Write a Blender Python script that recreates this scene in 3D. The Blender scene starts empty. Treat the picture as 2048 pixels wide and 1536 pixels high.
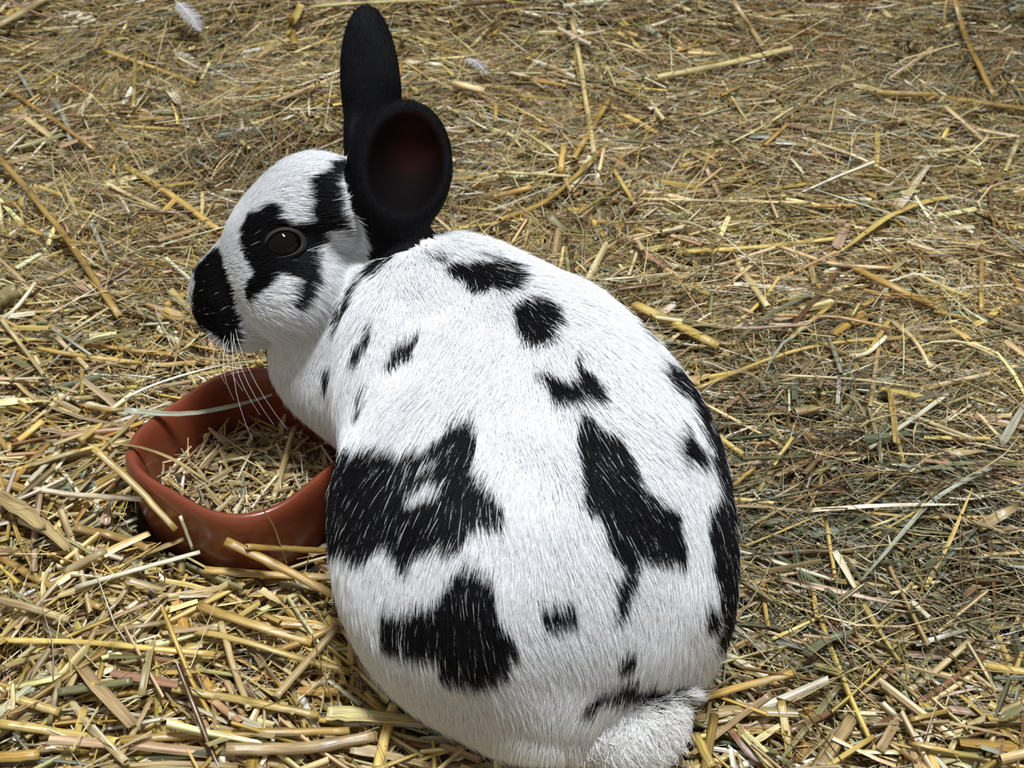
import bpy, math, random
import numpy as np

# ---------------------------------------------------------------- camera, world, light, exposure
scene = bpy.context.scene
FPX, PITCH, CAMH = 2400.0, math.radians(38.0), 0.42
cam_d = bpy.data.cameras.new('camera')
cam_d.sensor_width = 36.0
cam_d.lens = FPX / 2048.0 * 36.0
cam_d.clip_start = 0.01
cam_d.dof.use_dof = True
cam_d.dof.focus_distance = 0.53
cam_d.dof.aperture_fstop = 26.0
cam = bpy.data.objects.new('camera', cam_d)
scene.collection.objects.link(cam)
cam.location = (0, 0, CAMH)
cam.rotation_euler = (math.pi / 2 - PITCH, 0, 0)
scene.camera = cam

world = bpy.data.worlds.new('world'); scene.world = world
world.use_nodes = True
bgn = world.node_tree.nodes['Background']
bgn.inputs[0].default_value = (1.0, 0.96, 0.90, 1)
bgn.inputs[1].default_value = 0.36

def area_light(name, loc, target, sx, sy, power, col):
    d = bpy.data.lights.new(name, 'AREA'); d.shape = 'RECTANGLE'
    d.size, d.size_y, d.energy, d.color = sx, sy, power, col
    o = bpy.data.objects.new(name, d); scene.collection.objects.link(o)
    o.location = loc
    v = np.array(target) - np.array(loc)
    from mathutils import Vector
    o.rotation_euler = Vector(v).to_track_quat('-Z', 'Y').to_euler()
    return o
area_light('ceiling_lamp', (0.14, 0.30, 1.9), (0.0, 0.45, 0.0), 0.16, 0.55, 52.0, (0.91, 0.955, 1.0))

scene.view_settings.view_transform = 'Standard'
scene.view_settings.look = 'None'
scene.view_settings.exposure = 0.0
scene.view_settings.gamma = 1.0
scene.view_settings.use_curve_mapping = False

COL = scene.collection
rng = np.random.default_rng(11)

# ---------------------------------------------------------------- pixel <-> place helpers
CP, SP = math.cos(PITCH), math.sin(PITCH)
RIGHT, UP, FWD = np.array([1., 0, 0]), np.array([0, SP, CP]), np.array([0, CP, -SP])
CAM = np.array([0, 0, CAMH])
def ray(u, v):
    return RIGHT * (u - 1024.0) / FPX + UP * (768.0 - v) / FPX + FWD
def at_depth(u, v, d):
    return CAM + ray(u, v) * d
def at_z(u, v, z):
    r = ray(u, v); return CAM + r * ((z - CAMH) / r[2])
def project(P):
    q = P - CAM; d = q @ FWD
    return 1024 + FPX * (q @ RIGHT) / d, 768 - FPX * (q @ UP) / d, d

# ---------------------------------------------------------------- rabbit shape as blended ellipsoids
#RABBIT-BEGIN
PR = []   # (group, center, 3x3 axes rows, radii, blend)
def E(g, u, v, d, ru, rv, rot, rd, k=0.012):
    a = math.radians(rot)
    A = np.array([RIGHT * math.cos(a) + UP * math.sin(a), -RIGHT * math.sin(a) + UP * math.cos(a), FWD])
    PR.append((g, at_depth(u, v, d), A, np.array([ru * d / FPX, rv * d / FPX, rd]), k))
def W(g, c, r, yaw=0, pitch=0, k=0.022):
    y, p = math.radians(yaw), math.radians(pitch)
    Rz = np.array([[math.cos(y), -math.sin(y), 0], [math.sin(y), math.cos(y), 0], [0, 0, 1]])
    Rx = np.array([[1, 0, 0], [0, math.cos(p), -math.sin(p)], [0, math.sin(p), math.cos(p)]])
    PR.append((g, np.array(c, float), (Rz @ Rx).T, np.array(r, float), k))
W('body', (.012, .352, .062), (.074, .076, .071), 24)
W('body', (.004, .410, .081), (.064, .080, .062), 24)
W('body', (.018, .376, .070), (.066, .066, .064), 24)
W('body', (-.043, .382, .060), (.028, .04, .045), 10)
W('body', (-.029, .459, .084), (.046, .052, .052), 24)
W('body', (-.036, .354, .046), (.034, .054, .048), 10)
W('body', (.050, .354, .044), (.027, .052, .044), 24)
W('body', (-.002, .328, .026), (.036, .036, .028), 10)
E('body', 1105, 1405, .484, 85, 50, -8, .03, .028)
W('foot', (-.052, .358, .010), (.012, .038, .012), 4, 0, .010)
W('foot', (.050, .350, .010), (.014, .040, .012), 24, 0, .010)
W('body', (-.079, .490, .078), (.042, .040, .040), 30)
W('body', (-.076, .470, .064), (.034, .034, .032), 0)
W('body', (-.058, .452, .058), (.024, .030, .034), 0)
W('body', (-.030, .480, .032), (.016, .020, .040), 0)
W('tail', at_depth(1248, 1424, .474), (.0185, .018, .0138), 24, 0, .006)
E('body', 765, 565, .588, 62, 85, 0, .030)
E('body', 797, 712, .547, 106, 188, -12, .042, .02)
E('head', 648, 412, .562, 105, 92, -28, .030)
E('head', 580, 435, .562, 95, 78, 38, .027)
E('head', 548, 500, .562, 118, 92, 40, .029)
E('head', 440, 588, .566, 56, 78, 0, .020)
E('head', 585, 585, .560, 100, 92, 20, .032)
E('head', 478, 655, .566, 44, 38, 0, .016)
E('ear', 796, 462, .552, 60, 45, 0, .018, .010)
E('ear', 710, 295, .572, 20, 60, 4, .010, .008)
EARS = []   # (outer, inner) shells
def SH(o, i):
    n = len(PR); E('ear', *o); E('ear', *i); i_ = PR.pop(); o_ = PR.pop(); EARS.append((o_, i_))
SH((799, 338, .540, 105, 138, -8, .016), (812, 318, .524, 80, 108, -8, .0265))
SH((742, 170, .576, 60, 160, 4, .011), (752, 175, .588, 44, 145, 4, .0185))
def ell(P, pr):
    q = (P - pr[1].astype(np.float32)) @ pr[2].T.astype(np.float32)
    r = pr[3].astype(np.float32)
    k0 = np.sqrt(((q / r) ** 2).sum(-1)) + 1e-6; k1 = np.sqrt(((q / (r * r)) ** 2).sum(-1)) + 1e-6
    return k0 * (k0 - 1) / k1
def smin(a, b, k):
    h = np.maximum(k - np.abs(a - b), 0) / k
    return np.minimum(a, b) - h * h * k * .25
def rabbit_sdf(P, groups=False):
    d = None; gd = {}
    for pr in PR:
        e = ell(P, pr)
        if groups: gd[pr[0]] = np.minimum(gd.get(pr[0], 1e9), e)
        d = e if d is None else smin(d, e, pr[4])
    for o, i in EARS:
        a = ell(P, o); b = ell(P, i)
        e = -smin(-a, b, .006)
        if groups: gd['ear'] = np.minimum(gd.get('ear', 1e9), e)
        d = smin(d, e, .006)
    return (d, gd) if groups else d
#RABBIT-END

# ---------------------------------------------------------------- materials
def node_mat(name):
    m = bpy.data.materials.new(name); m.use_nodes = True
    nt = m.node_tree
    return m, nt, nt.nodes['Principled BSDF']
def lnk(nt, a, b): nt.links.new(a, b)

def straw_material(name, rough, spec):
    m, nt, b = node_mat(name)
    at = nt.nodes.new('ShaderNodeAttribute'); at.attribute_name = 'Col'
    fb = nt.nodes.new('ShaderNodeAttribute'); fb.attribute_name = 'fib'
    mp = nt.nodes.new('ShaderNodeMapping'); mp.inputs['Scale'].default_value = (35, 1800, 1)
    lnk(nt, fb.outputs['Vector'], mp.inputs['Vector'])
    nz = nt.nodes.new('ShaderNodeTexNoise'); nz.inputs['Scale'].default_value = 1.0; nz.inputs['Detail'].default_value = 3
    lnk(nt, mp.outputs[0], nz.inputs['Vector'])
    mr = nt.nodes.new('ShaderNodeMapRange')
    mr.inputs['From Min'].default_value = .3; mr.inputs['From Max'].default_value = .7
    mr.inputs['To Min'].default_value = .48; mr.inputs['To Max'].default_value = 1.22
    lnk(nt, nz.outputs['Fac'], mr.inputs['Value'])
    mx = nt.nodes.new('ShaderNodeVectorMath'); mx.operation = 'SCALE'
    lnk(nt, at.outputs['Color'], mx.inputs[0]); lnk(nt, mr.outputs[0], mx.inputs['Scale'])
    mp2 = nt.nodes.new('ShaderNodeMapping'); mp2.inputs['Scale'].default_value = (55, 250, 1)
    lnk(nt, fb.outputs['Vector'], mp2.inputs['Vector'])
    n2 = nt.nodes.new('ShaderNodeTexNoise'); n2.inputs['Scale'].default_value = 1.0; n2.inputs['Detail'].default_value = 4
    lnk(nt, mp2.outputs[0], n2.inputs['Vector'])
    rp = nt.nodes.new('ShaderNodeValToRGB'); rp.color_ramp.elements[0].position = .28; rp.color_ramp.elements[1].position = .62
    rp.color_ramp.elements[0].color = (.66, .57, .48, 1); rp.color_ramp.elements[1].color = (1.06, 1.05, 1.02, 1)
    lnk(nt, n2.outputs['Fac'], rp.inputs[0])
    m2 = nt.nodes.new('ShaderNodeVectorMath'); m2.operation = 'MULTIPLY'
    lnk(nt, mx.outputs[0], m2.inputs[0]); lnk(nt, rp.outputs[0], m2.inputs[1])
    lnk(nt, m2.outputs[0], b.inputs['Base Color'])
    bp = nt.nodes.new('ShaderNodeBump'); bp.inputs['Strength'].default_value = .5; bp.inputs['Distance'].default_value = .0006
    lnk(nt, nz.outputs['Fac'], bp.inputs['Height']); lnk(nt, bp.outputs[0], b.inputs['Normal'])
    b.inputs['Roughness'].default_value = rough
    b.inputs['Specular IOR Level'].default_value = spec
    return m
M_STRAW = straw_material('dry_straw', .32, .7)
M_HAY = straw_material('dry_hay', .32, .7)

def fur_material():
    m, nt, b = node_mat('fur_strands')
    at = nt.nodes.new('ShaderNodeAttribute'); at.attribute_name = 'Col'
    lnk(nt, at.outputs['Color'], b.inputs['Base Color'])
    b.inputs['Roughness'].default_value = .55
    b.inputs['Specular IOR Level'].default_value = .14
    return m
M_FUR = fur_material()
def skin_material():
    m, nt, b = node_mat('rabbit_skin')
    at = nt.nodes.new('ShaderNodeAttribute'); at.attribute_name = 'Col'
    nz = nt.nodes.new('ShaderNodeTexNoise'); nz.inputs['Scale'].default_value = 600
    mr = nt.nodes.new('ShaderNodeMapRange'); mr.inputs['To Min'].default_value = .8; mr.inputs['To Max'].default_value = 1.1
    lnk(nt, nz.outputs['Fac'], mr.inputs['Value'])
    mx = nt.nodes.new('ShaderNodeVectorMath'); mx.operation = 'SCALE'
    lnk(nt, at.outputs['Color'], mx.inputs[0]); lnk(nt, mr.outputs[0], mx.inputs['Scale'])
    lnk(nt, mx.outputs[0], b.inputs['Base Color'])
    b.inputs['Roughness'].default_value = .8; b.inputs['Specular IOR Level'].default_value = .04
    return m
M_SKIN = skin_material()
def plain(name, col, rough, spec=.5, scale=80, amt=.12, bump=0):
    m, nt, b = node_mat(name)
    tc = nt.nodes.new('ShaderNodeTexCoord')
    nz = nt.nodes.new('ShaderNodeTexNoise'); nz.inputs['Scale'].default_value = scale; nz.inputs['Detail'].default_value = 4
    lnk(nt, tc.outputs['Object'], nz.inputs['Vector'])
    rp = nt.nodes.new('ShaderNodeValToRGB')
    rp.color_ramp.elements[0].position = .3; rp.color_ramp.elements[1].position = .7
    rp.color_ramp.elements[0].color = tuple(c * (1 - amt) for c in col) + (1,)
    rp.color_ramp.elements[1].color = tuple(min(1, c * (1 + amt)) for c in col) + (1,)
    lnk(nt, nz.outputs['Fac'], rp.inputs[0]); lnk(nt, rp.outputs[0], b.inputs['Base Color'])
    b.inputs['Roughness'].default_value = rough; b.inputs['Specular IOR Level'].default_value = spec
    if bump:
        bp = nt.nodes.new('ShaderNodeBump'); bp.inputs['Strength'].default_value = bump; bp.inputs['Distance'].default_value = .001
        lnk(nt, nz.outputs['Fac'], bp.inputs['Height']); lnk(nt, bp.outputs[0], b.inputs['Normal'])
    return m
M_CLAY = plain('terracotta_glaze', (.185, .043, .019), .28, .5, 40, .14, .08)
M_EARTH = plain('dusty_litter', (.045, .031, .015), .9, .2, 250, .5, .8)
M_EYE = plain('dark_eye', (.003, .0022, .0016), .04, .2, 30, .1)
M_LID = plain('eyelid_skin', (.028, .026, .022), .5, .15, 300, .15)
M_WHISK = plain('whisker', (.75, .75, .72), .3, .5, 100, .05)
M_FEATH = plain('grey_feather', (.42, .40, .40), .7, .2, 200, .15)

def wood_material():
    m, nt, b = node_mat('stall_wood')
    tc = nt.nodes.new('ShaderNodeTexCoord')
    mp = nt.nodes.new('ShaderNodeMapping'); mp.inputs['Scale'].default_value = (3, 60, 60)
    lnk(nt, tc.outputs['Object'], mp.inputs['Vector'])
    nz = nt.nodes.new('ShaderNodeTexNoise'); nz.inputs['Scale'].default_value = 2; nz.inputs['Detail'].default_value = 5
    lnk(nt, mp.outputs[0], nz.inputs['Vector'])
    rp = nt.nodes.new('ShaderNodeValToRGB')
    rp.color_ramp.elements[0].color = (.07, .026, .012, 1); rp.color_ramp.elements[1].color = (.20, .085, .04, 1)
    lnk(nt, nz.outputs['Fac'], rp.inputs[0]); lnk(nt, rp.outputs[0], b.inputs['Base Color'])
    b.inputs['Roughness'].default_value = .7
    return m
M_WOOD = wood_material()

# ---------------------------------------------------------------- mesh helpers
def add_attr(me, name, typ, dom, arr):
    a = me.attributes.new(name, typ, dom)
    a.data.foreach_set('color' if typ == 'FLOAT_COLOR' else 'vector', np.ascontiguousarray(arr, np.float32).ravel())
def mesh_np(name, V, F, mat, parent=None, col=None, fib=None, smooth=True):
    V = np.asarray(V, np.float32); F = np.asarray(F, np.int32)
    me = bpy.data.meshes.new(name)
    me.vertices.add(len(V)); me.vertices.foreach_set('co', V.ravel())
    n = F.shape[1]
    me.loops.add(F.size); me.loops.foreach_set('vertex_index', F.ravel())
    me.polygons.add(len(F)); me.polygons.foreach_set('loop_start', np.arange(0, F.size, n, dtype=np.int32))
    try: me.polygons.foreach_set('loop_total', np.full(len(F), n, np.int32))
    except Exception: pass
    me.update(calc_edges=True)
    if col is not None:
        c = np.ones((len(V), 4), np.float32); c[:, :3] = col; add_attr(me, 'Col', 'FLOAT_COLOR', 'POINT', c)
    if fib is not None: add_attr(me, 'fib', 'FLOAT_VECTOR', 'POINT', fib)
    me.polygons.foreach_set('use_smooth', np.full(len(F), smooth, bool))
    me.materials.append(mat)
    o = bpy.data.objects.new(name, me); COL.objects.link(o)
    if parent is not None: o.parent = parent
    return o
def tag(o, label=None, cat=None, group=None, kind=None):
    if label: o['label'] = label
    if cat: o['category'] = cat
    if group: o['group'] = group
    if kind: o['kind'] = kind
    return o
def empty(name, loc=(0, 0, 0)):
    o = bpy.data.objects.new(name, None); COL.objects.link(o); o.location = loc
    o.empty_display_size = .02
    return o
def tube_np(P, R, n=6):
    """closed tube through points P (k,3) with radii R (k)."""
    P = np.asarray(P, float); k = len(P)
    T = np.gradient(P, axis=0); T /= np.linalg.norm(T, axis=1)[:, None] + 1e-12
    ref = np.array([0, 0, 1.]) if abs(T[:, 2]).mean() < .8 else np.array([1., 0, 0])
    A = np.cross(T, ref); A /= np.linalg.norm(A, axis=1)[:, None] + 1e-12
    B = np.cross(T, A)
    th = np.arange(n) * 2 * math.pi / n
    V = (P[:, None] + (A[:, None] * np.cos(th)[None, :, None] + B[:, None] * np.sin(th)[None, :, None]) * np.asarray(R)[:, None, None]).reshape(-1, 3)
    F = [(i * n + j, i * n + (j + 1) % n, (i + 1) * n + (j + 1) % n, (i + 1) * n + j) for i in range(k - 1) for j in range(n)]
    return V, np.array(F)
def resample(P, n):
    """smooth path of n points through the control points."""
    P = np.asarray(P, float)
    if len(P) == 2:
        t = np.linspace(0, 1, n)[:, None]; return P[0] * (1 - t) + P[1] * t
    s = np.r_[0, np.cumsum(np.linalg.norm(np.diff(P, axis=0), axis=1))]
    t = np.linspace(0, s[-1], n)
    Q = np.stack([np.interp(t, s, P[:, c]) for c in range(3)], 1)
    for _ in range(2):
        Q[1:-1] = Q[1:-1] * .5 + (Q[:-2] + Q[2:]) * .25
    return Q

# ---------------------------------------------------------------- bedding surface
def surf(x, y):
    x = np.asarray(x, float); y = np.asarray(y, float)
    z = .004 * np.sin(17 * x + 3) * np.cos(13 * y + 1) + .003 * np.sin(41 * x + 23 * y) + .0025 * np.cos(37 * y - 29 * x + 2)
    z = z + .0062 * np.sin(83 * x + 2 * np.sin(31 * y)) * np.sin(71 * y + 2 * np.sin(37 * x)) + .002 * np.sin(151 * x + 61 * y) * np.cos(127 * y - 43 * x)
    g = lambda cx, cy, sx, sy, a: a * np.exp(-((x - cx) / sx) ** 2 - ((y - cy) / sy) ** 2)
    z = z + g(-.17, .87, .10, .05, .030) + g(-.17, .78, .08, .03, -.010)
    z = z + g(.28, .50, .10, .05, .010) + g(-.26, .40, .10, .10, .006)
    z = z + .022 / (1 + np.exp(-(y - 1.06) / .012)) * (1 - np.exp(-((x - .342) / .055) ** 4))
    near = np.exp(-((x - .0) / .13) ** 4 - ((y - .40) / .16) ** 4)
    return z * (1 - .8 * near)

NX, NY = 300, 200
gx, gy = np.meshgrid(np.linspace(-.95, .95, NX), np.linspace(.02, 1.13, NY), indexing='ij')
gv = np.stack([gx, gy, surf(gx, gy) - .016], -1).reshape(-1, 3)
gi = (np.arange(NX - 1)[:, None] * NY + np.arange(NY - 1)[None]).ravel()
fl = mesh_np('floor', gv, np.stack([gi, gi + NY, gi + NY + 1, gi + 1], 1), M_EARTH)
tag(fl, 'dusty brown litter floor beneath the straw bedding', 'floor', kind='structure')
import bmesh
def box(name, c, s, mat, parent=None, bev=.002):
    bm = bmesh.new(); bmesh.ops.create_cube(bm, size=1)
    bmesh.ops.scale(bm, vec=s, verts=bm.verts)
    bmesh.ops.bevel(bm, geom=bm.edges[:], offset=bev, segments=2, affect='EDGES')
    me = bpy.data.meshes.new(name); bm.to_mesh(me); bm.free(); me.materials.append(mat)
    o = bpy.data.objects.new(name, me); COL.objects.link(o); o.location = c
    if parent: o.parent = parent
    return o
wb = box('wall_back', (0, 1.140, .05), (1.9, .022, .16), M_WOOD)
tag(wb, 'reddish brown wooden board edging the straw pen', 'board', kind='structure')

# ---------------------------------------------------------------- the rabbit
def surface_nets(f, lo, hi, h):
    ax = [np.arange(lo[c], hi[c], h) for c in range(3)]
    n = [len(a) for a in ax]
    V = np.empty(n, np.float32)
    for i, x in enumerate(ax[0]):
        Y, Z = np.meshgrid(ax[1], ax[2], indexing='ij')
        P = np.stack([np.full_like(Y, x), Y, Z], -1).reshape(-1, 3).astype(np.float32)
        V[i] = f(P).reshape(n[1], n[2])
    S = V < 0
    nc = [k - 1 for k in n]
    acc = np.zeros(nc + [3], np.float32); cnt = np.zeros(nc, np.float32)
    offs = [(0, 0, 0), (1, 0, 0), (0, 1, 0), (1, 1, 0), (0, 0, 1), (1, 0, 1), (0, 1, 1), (1, 1, 1)]
    sub = lambda A, o: A[o[0]:o[0] + nc[0], o[1]:o[1] + nc[1], o[2]:o[2] + nc[2]]
    for a in range(3):
        for o in offs:
            if o[a]: continue
            p = list(o); p[a] = 1
            v0, v1 = sub(V, o), sub(V, p)
            m = sub(S, o) != sub(S, p)
            t = np.where(m, v0 / np.where(m, v0 - v1, 1), 0)
            for c in range(3):
                acc[..., c] += np.where(m, o[c] + (t if c == a else 0), 0)
            cnt += m
    act = cnt > 0
    idx = -np.ones(nc, np.int64); idx[act] = np.arange(act.sum())
    I = np.argwhere(act)
    verts = (I + acc[act] / cnt[act][:, None]) * h + np.array(lo)
    faces = []
    for a in range(3):
        b, c = (a + 1) % 3, (a + 2) % 3
        sl0 = [slice(None)] * 3; sl1 = [slice(None)] * 3
        sl0[a] = slice(0, n[a] - 1); sl1[a] = slice(1, n[a])
        m = S[tuple(sl0)] != S[tuple(sl1)]
        E_ = np.argwhere(m)
        ok = (E_[:, b] > 0) & (E_[:, c] > 0) & (E_[:, b] < n[b] - 1) & (E_[:, c] < n[c] - 1)
        E_ = E_[ok]
        flip = S[tuple(sl0)][tuple(E_.T)]
        q = []
        for db, dc in ((0, 0), (-1, 0), (-1, -1), (0, -1)):
            J = E_.copy(); J[:, b] += db; J[:, c] += dc
            q.append(idx[tuple(J.T)])
        q = np.stack(q, 1)
        q[~flip] = q[~flip][:, ::-1]
        faces.append(q)
    return verts, np.concatenate(faces)
RV, RF = surface_nets(rabbit_sdf, (-.175, .255, -.014), (.115, .60, .225), .0021)
def sdf_normal(P, e=.0008):
    P = P.astype(np.float32); g = []
    for c in range(3):
        d = np.zeros(3, np.float32); d[c] = e
        g.append(rabbit_sdf(P + d) - rabbit_sdf(P - d))
    g = np.stack(g, 1); return g / (np.linalg.norm(g, axis=1)[:, None] + 1e-9)
def vnoise(P, s, seed):
    r = np.random.default_rng(seed); out = 0
    for _ in range(5):
        k = r.normal(size=3); k /= np.linalg.norm(k)
        out = out + np.sin(P @ (k * r.uniform(.6, 1.6) / s) + r.uniform(0, 6.28))
    return out / 2.2
def regions(P):
    d, g = rabbit_sdf(P.astype(np.float32), True)
    names = ['body', 'head', 'ear', 'tail', 'foot']
    A = np.stack([g[n] - (.002 if n == 'tail' else 0) for n in names], 1)
    return A.argmin(1)
def inpoly(u, v, poly):
    c = np.zeros(len(u), bool); p = np.asarray(poly, float)
    for (x0, y0), (x1, y1) in zip(p, np.roll(p, -1, 0)):
        m = ((y0 <= v) != (y1 <= v))
        if y0 != y1: c ^= m & (u < (v - y0) / (y1 - y0) * (x1 - x0) + x0)
    return c
BODY_SPOTS_SHADE = [
 [(770,440),(860,420),(890,440),(908,456),(880,470),(850,480),(810,492),(790,512),(765,532),(745,548),(725,568),(700,594),(682,622),(668,655),(660,640),(690,585),(720,555),(745,515),(740,480)],  # black neck fur; its thin tail is the neck seam's shadow, painted black
 [(888,538),(909,521),(963,514),(1001,512),(1035,529),(1052,550),(1043,567),(1014,582),(993,575),(942,586),(934,567),(900,550)],
 [(842,506),(896,510),(884,525),(862,517)],
 [(1068,588),(1098,592),(1115,613),(1119,638),(1110,668),(1094,680),(1060,685),(1039,672),(1026,647),(1024,617),(1043,596)],
 [(1148,706),(1161,714),(1182,739),(1207,785),(1203,802),(1178,794),(1144,798),(1127,806),(1098,785),(1085,760),(1068,743),(1085,739),(1115,752),(1140,764),(1157,756),(1152,731)],
 [(703,722),(707,697),(724,672),(745,647),(741,672),(728,697),(711,727)],
 [(766,743),(770,714),(787,689),(816,676),(842,655),(837,685),(825,706),(800,722),(779,743)],
 [(743,764),(735,778),(714,832),(703,852),(704,835),(726,780)],
 [(711,580),(703,600),(684,635),(666,668),(664,645),(690,596)],
 [(652,725),(658,760),(650,785),(643,750)],  # patch of shade on the chest, painted as black fur
 [(640,907),(745,890),(808,899),(858,895),(884,874),(896,848),(934,840),(951,836),(953,865),(947,924),(951,949),(989,979),(1010,1010),(1010,1032),(993,1055),(963,1047),(934,1068),(900,1102),(875,1085),(850,1097),(825,1127),(804,1131),(779,1102),(758,1081),(737,1114),(716,1123),(682,1104),(635,1095),(635,1039),(640,997),(640,942)],
 [(758,1219),(808,1223),(850,1211),(875,1190),(892,1152),(926,1127),(959,1135),(989,1156),(997,1194),(989,1228),(1001,1249),(1026,1278),(1039,1303),(1018,1320),(1010,1345),(993,1354),(972,1375),(947,1375),(913,1362),(884,1354),(875,1328),(863,1316),(821,1320),(800,1303),(770,1299),(758,1261)],
 [(1082,1222),(1094,1206),(1123,1198),(1150,1198),(1150,1226),(1138,1246),(1102,1250),(1080,1242)],
 [(1161,823),(1186,832),(1211,861),(1241,878),(1262,911),(1270,945),(1274,974),(1312,991),(1354,1015),(1367,1068),(1367,1135),(1337,1131),(1312,1110),(1278,1114),(1266,1148),(1262,1186),(1253,1211),(1232,1236),(1222,1236),(1228,1194),(1236,1160),(1249,1135),(1236,1114),(1211,1085),(1203,1039),(1182,1022),(1161,1001),(1157,955),(1157,900),(1152,865)],
 [(1350,882),(1367,844),(1388,874),(1409,899),(1404,932),(1383,924),(1362,911)],
 [(1320,710),(1346,722),(1400,764),(1440,798),(1470,840),(1500,878),(1520,924),(1530,966),(1530,1047),(1530,1089),(1520,1215),(1500,1300),(1430,1299),(1438,1236),(1438,1194),(1430,1152),(1425,1089),(1413,1068),(1413,1026),(1421,1005),(1438,984),(1430,942),(1413,917),(1417,882),(1396,840),(1379,798),(1350,773),(1320,739)],
 [(1262,612),(1285,630),(1320,655),(1300,674),(1270,640)],
 [(1404,1261),(1413,1215),(1434,1211),(1434,1249),(1417,1265)],
 [(1232,1324),(1253,1303),(1274,1291),(1278,1316),(1266,1333),(1249,1337)],
 [(1164,1424),(1178,1398),(1207,1376),(1236,1366),(1274,1358),(1312,1372),(1350,1398),(1312,1399),(1283,1398),(1245,1399),(1211,1408),(1190,1426)]]
BODY_WHITE = [[(806,998),(832,972),(866,955),(894,960),(862,976),(826,1000)], [(834,930),(870,914),(880,917),(848,935)]]
HEAD_SPOTS = [
 [(386,540),(410,510),(435,496),(442,517),(452,549),(467,584),(470,616),(481,647),(481,679),(474,692),(450,692),(430,670),(395,650),(386,630),(386,609),(386,567)],
 [(491,430),(516,415),(540,408),(558,412),(565,426),(558,433),(586,451),(618,451),(632,444),(656,461),(660,486),(639,496),(632,528),(635,546),(632,574),(618,598),(604,616),(583,630),(583,602),(593,577),(600,560),(579,553),(551,553),(537,574),(516,595),(498,602),(488,595),(491,574),(502,546),(491,524),(481,496),(477,475),(484,451)],
 [(614,363),(632,345),(649,342),(656,321),(674,317),(699,321),(706,331),(684,345),(677,363),(677,391),(684,426),(695,461),(691,472),(674,461),(656,461),(632,451),(618,433),(621,405),(618,384)],
 [(690,345),(720,300),(790,300),(860,400),(900,450),(860,480),(800,500),(770,520),(765,490),(745,455),(715,420)]]
def is_black(P, N, reg, jit):
    u, v, d = project(P)
    u = u + vnoise(P, .0016, 5) * jit + rng.normal(0, 1, len(P)) * jit * .5
    v = v + vnoise(P, .0020, 6) * jit * 1.3 + rng.normal(0, 1, len(P)) * jit * .9
    facing = ((CAM - P) * N).sum(1) > 0
    b = np.zeros(len(P), bool)
    body = (reg == 0) | (reg == 4) | (reg == 3)
    for p in BODY_SPOTS_SHADE: b |= inpoly(u, v, p) & body & facing
    for p in BODY_WHITE: b &= ~(inpoly(u, v, p) & body)
    far = body & ~facing
    b |= far & (vnoise(P, .016, 9) > .62)
    hd = reg == 1
    for p in HEAD_SPOTS: b |= inpoly(u, v, p) & hd
    b |= inpoly(u, v, HEAD_SPOTS[3]) & body
    b |= reg == 2
    return b
RN = sdf_normal(RV); RREG = regions(RV)
rb = is_black(RV, RN, RREG, 3)
rc = np.where(rb[:, None], np.array([.005, .005, .006]), np.array([.80, .79, .78]))
# inside of the open ear: thin reddish skin
eo, ei = EARS[0]
inner = (np.abs(ell(RV.astype(np.float32), ei)) < .0016) & (RREG == 2)
uu, vv, _ = project(RV)
hot = np.exp(-((uu - 828) / 46) ** 2 - ((vv - 285) / 52) ** 2)[:, None]
rc = np.where(inner[:, None], np.array([.0035, .0028, .003]) + hot * np.array([.028, .007, .0045]), rc)
rabbit = empty('rabbit', (0, .40, 0))
tag(rabbit, 'white rabbit with black spots and black ears sitting on straw beside a bowl', 'rabbit')
IM = (0, -.40, 0)
def pm(o):   # mesh given in world coordinates under the rabbit's empty
    o.parent = rabbit; o.location = IM; return o
body = pm(mesh_np('body', RV, RF, M_SKIN, col=rc))

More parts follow.
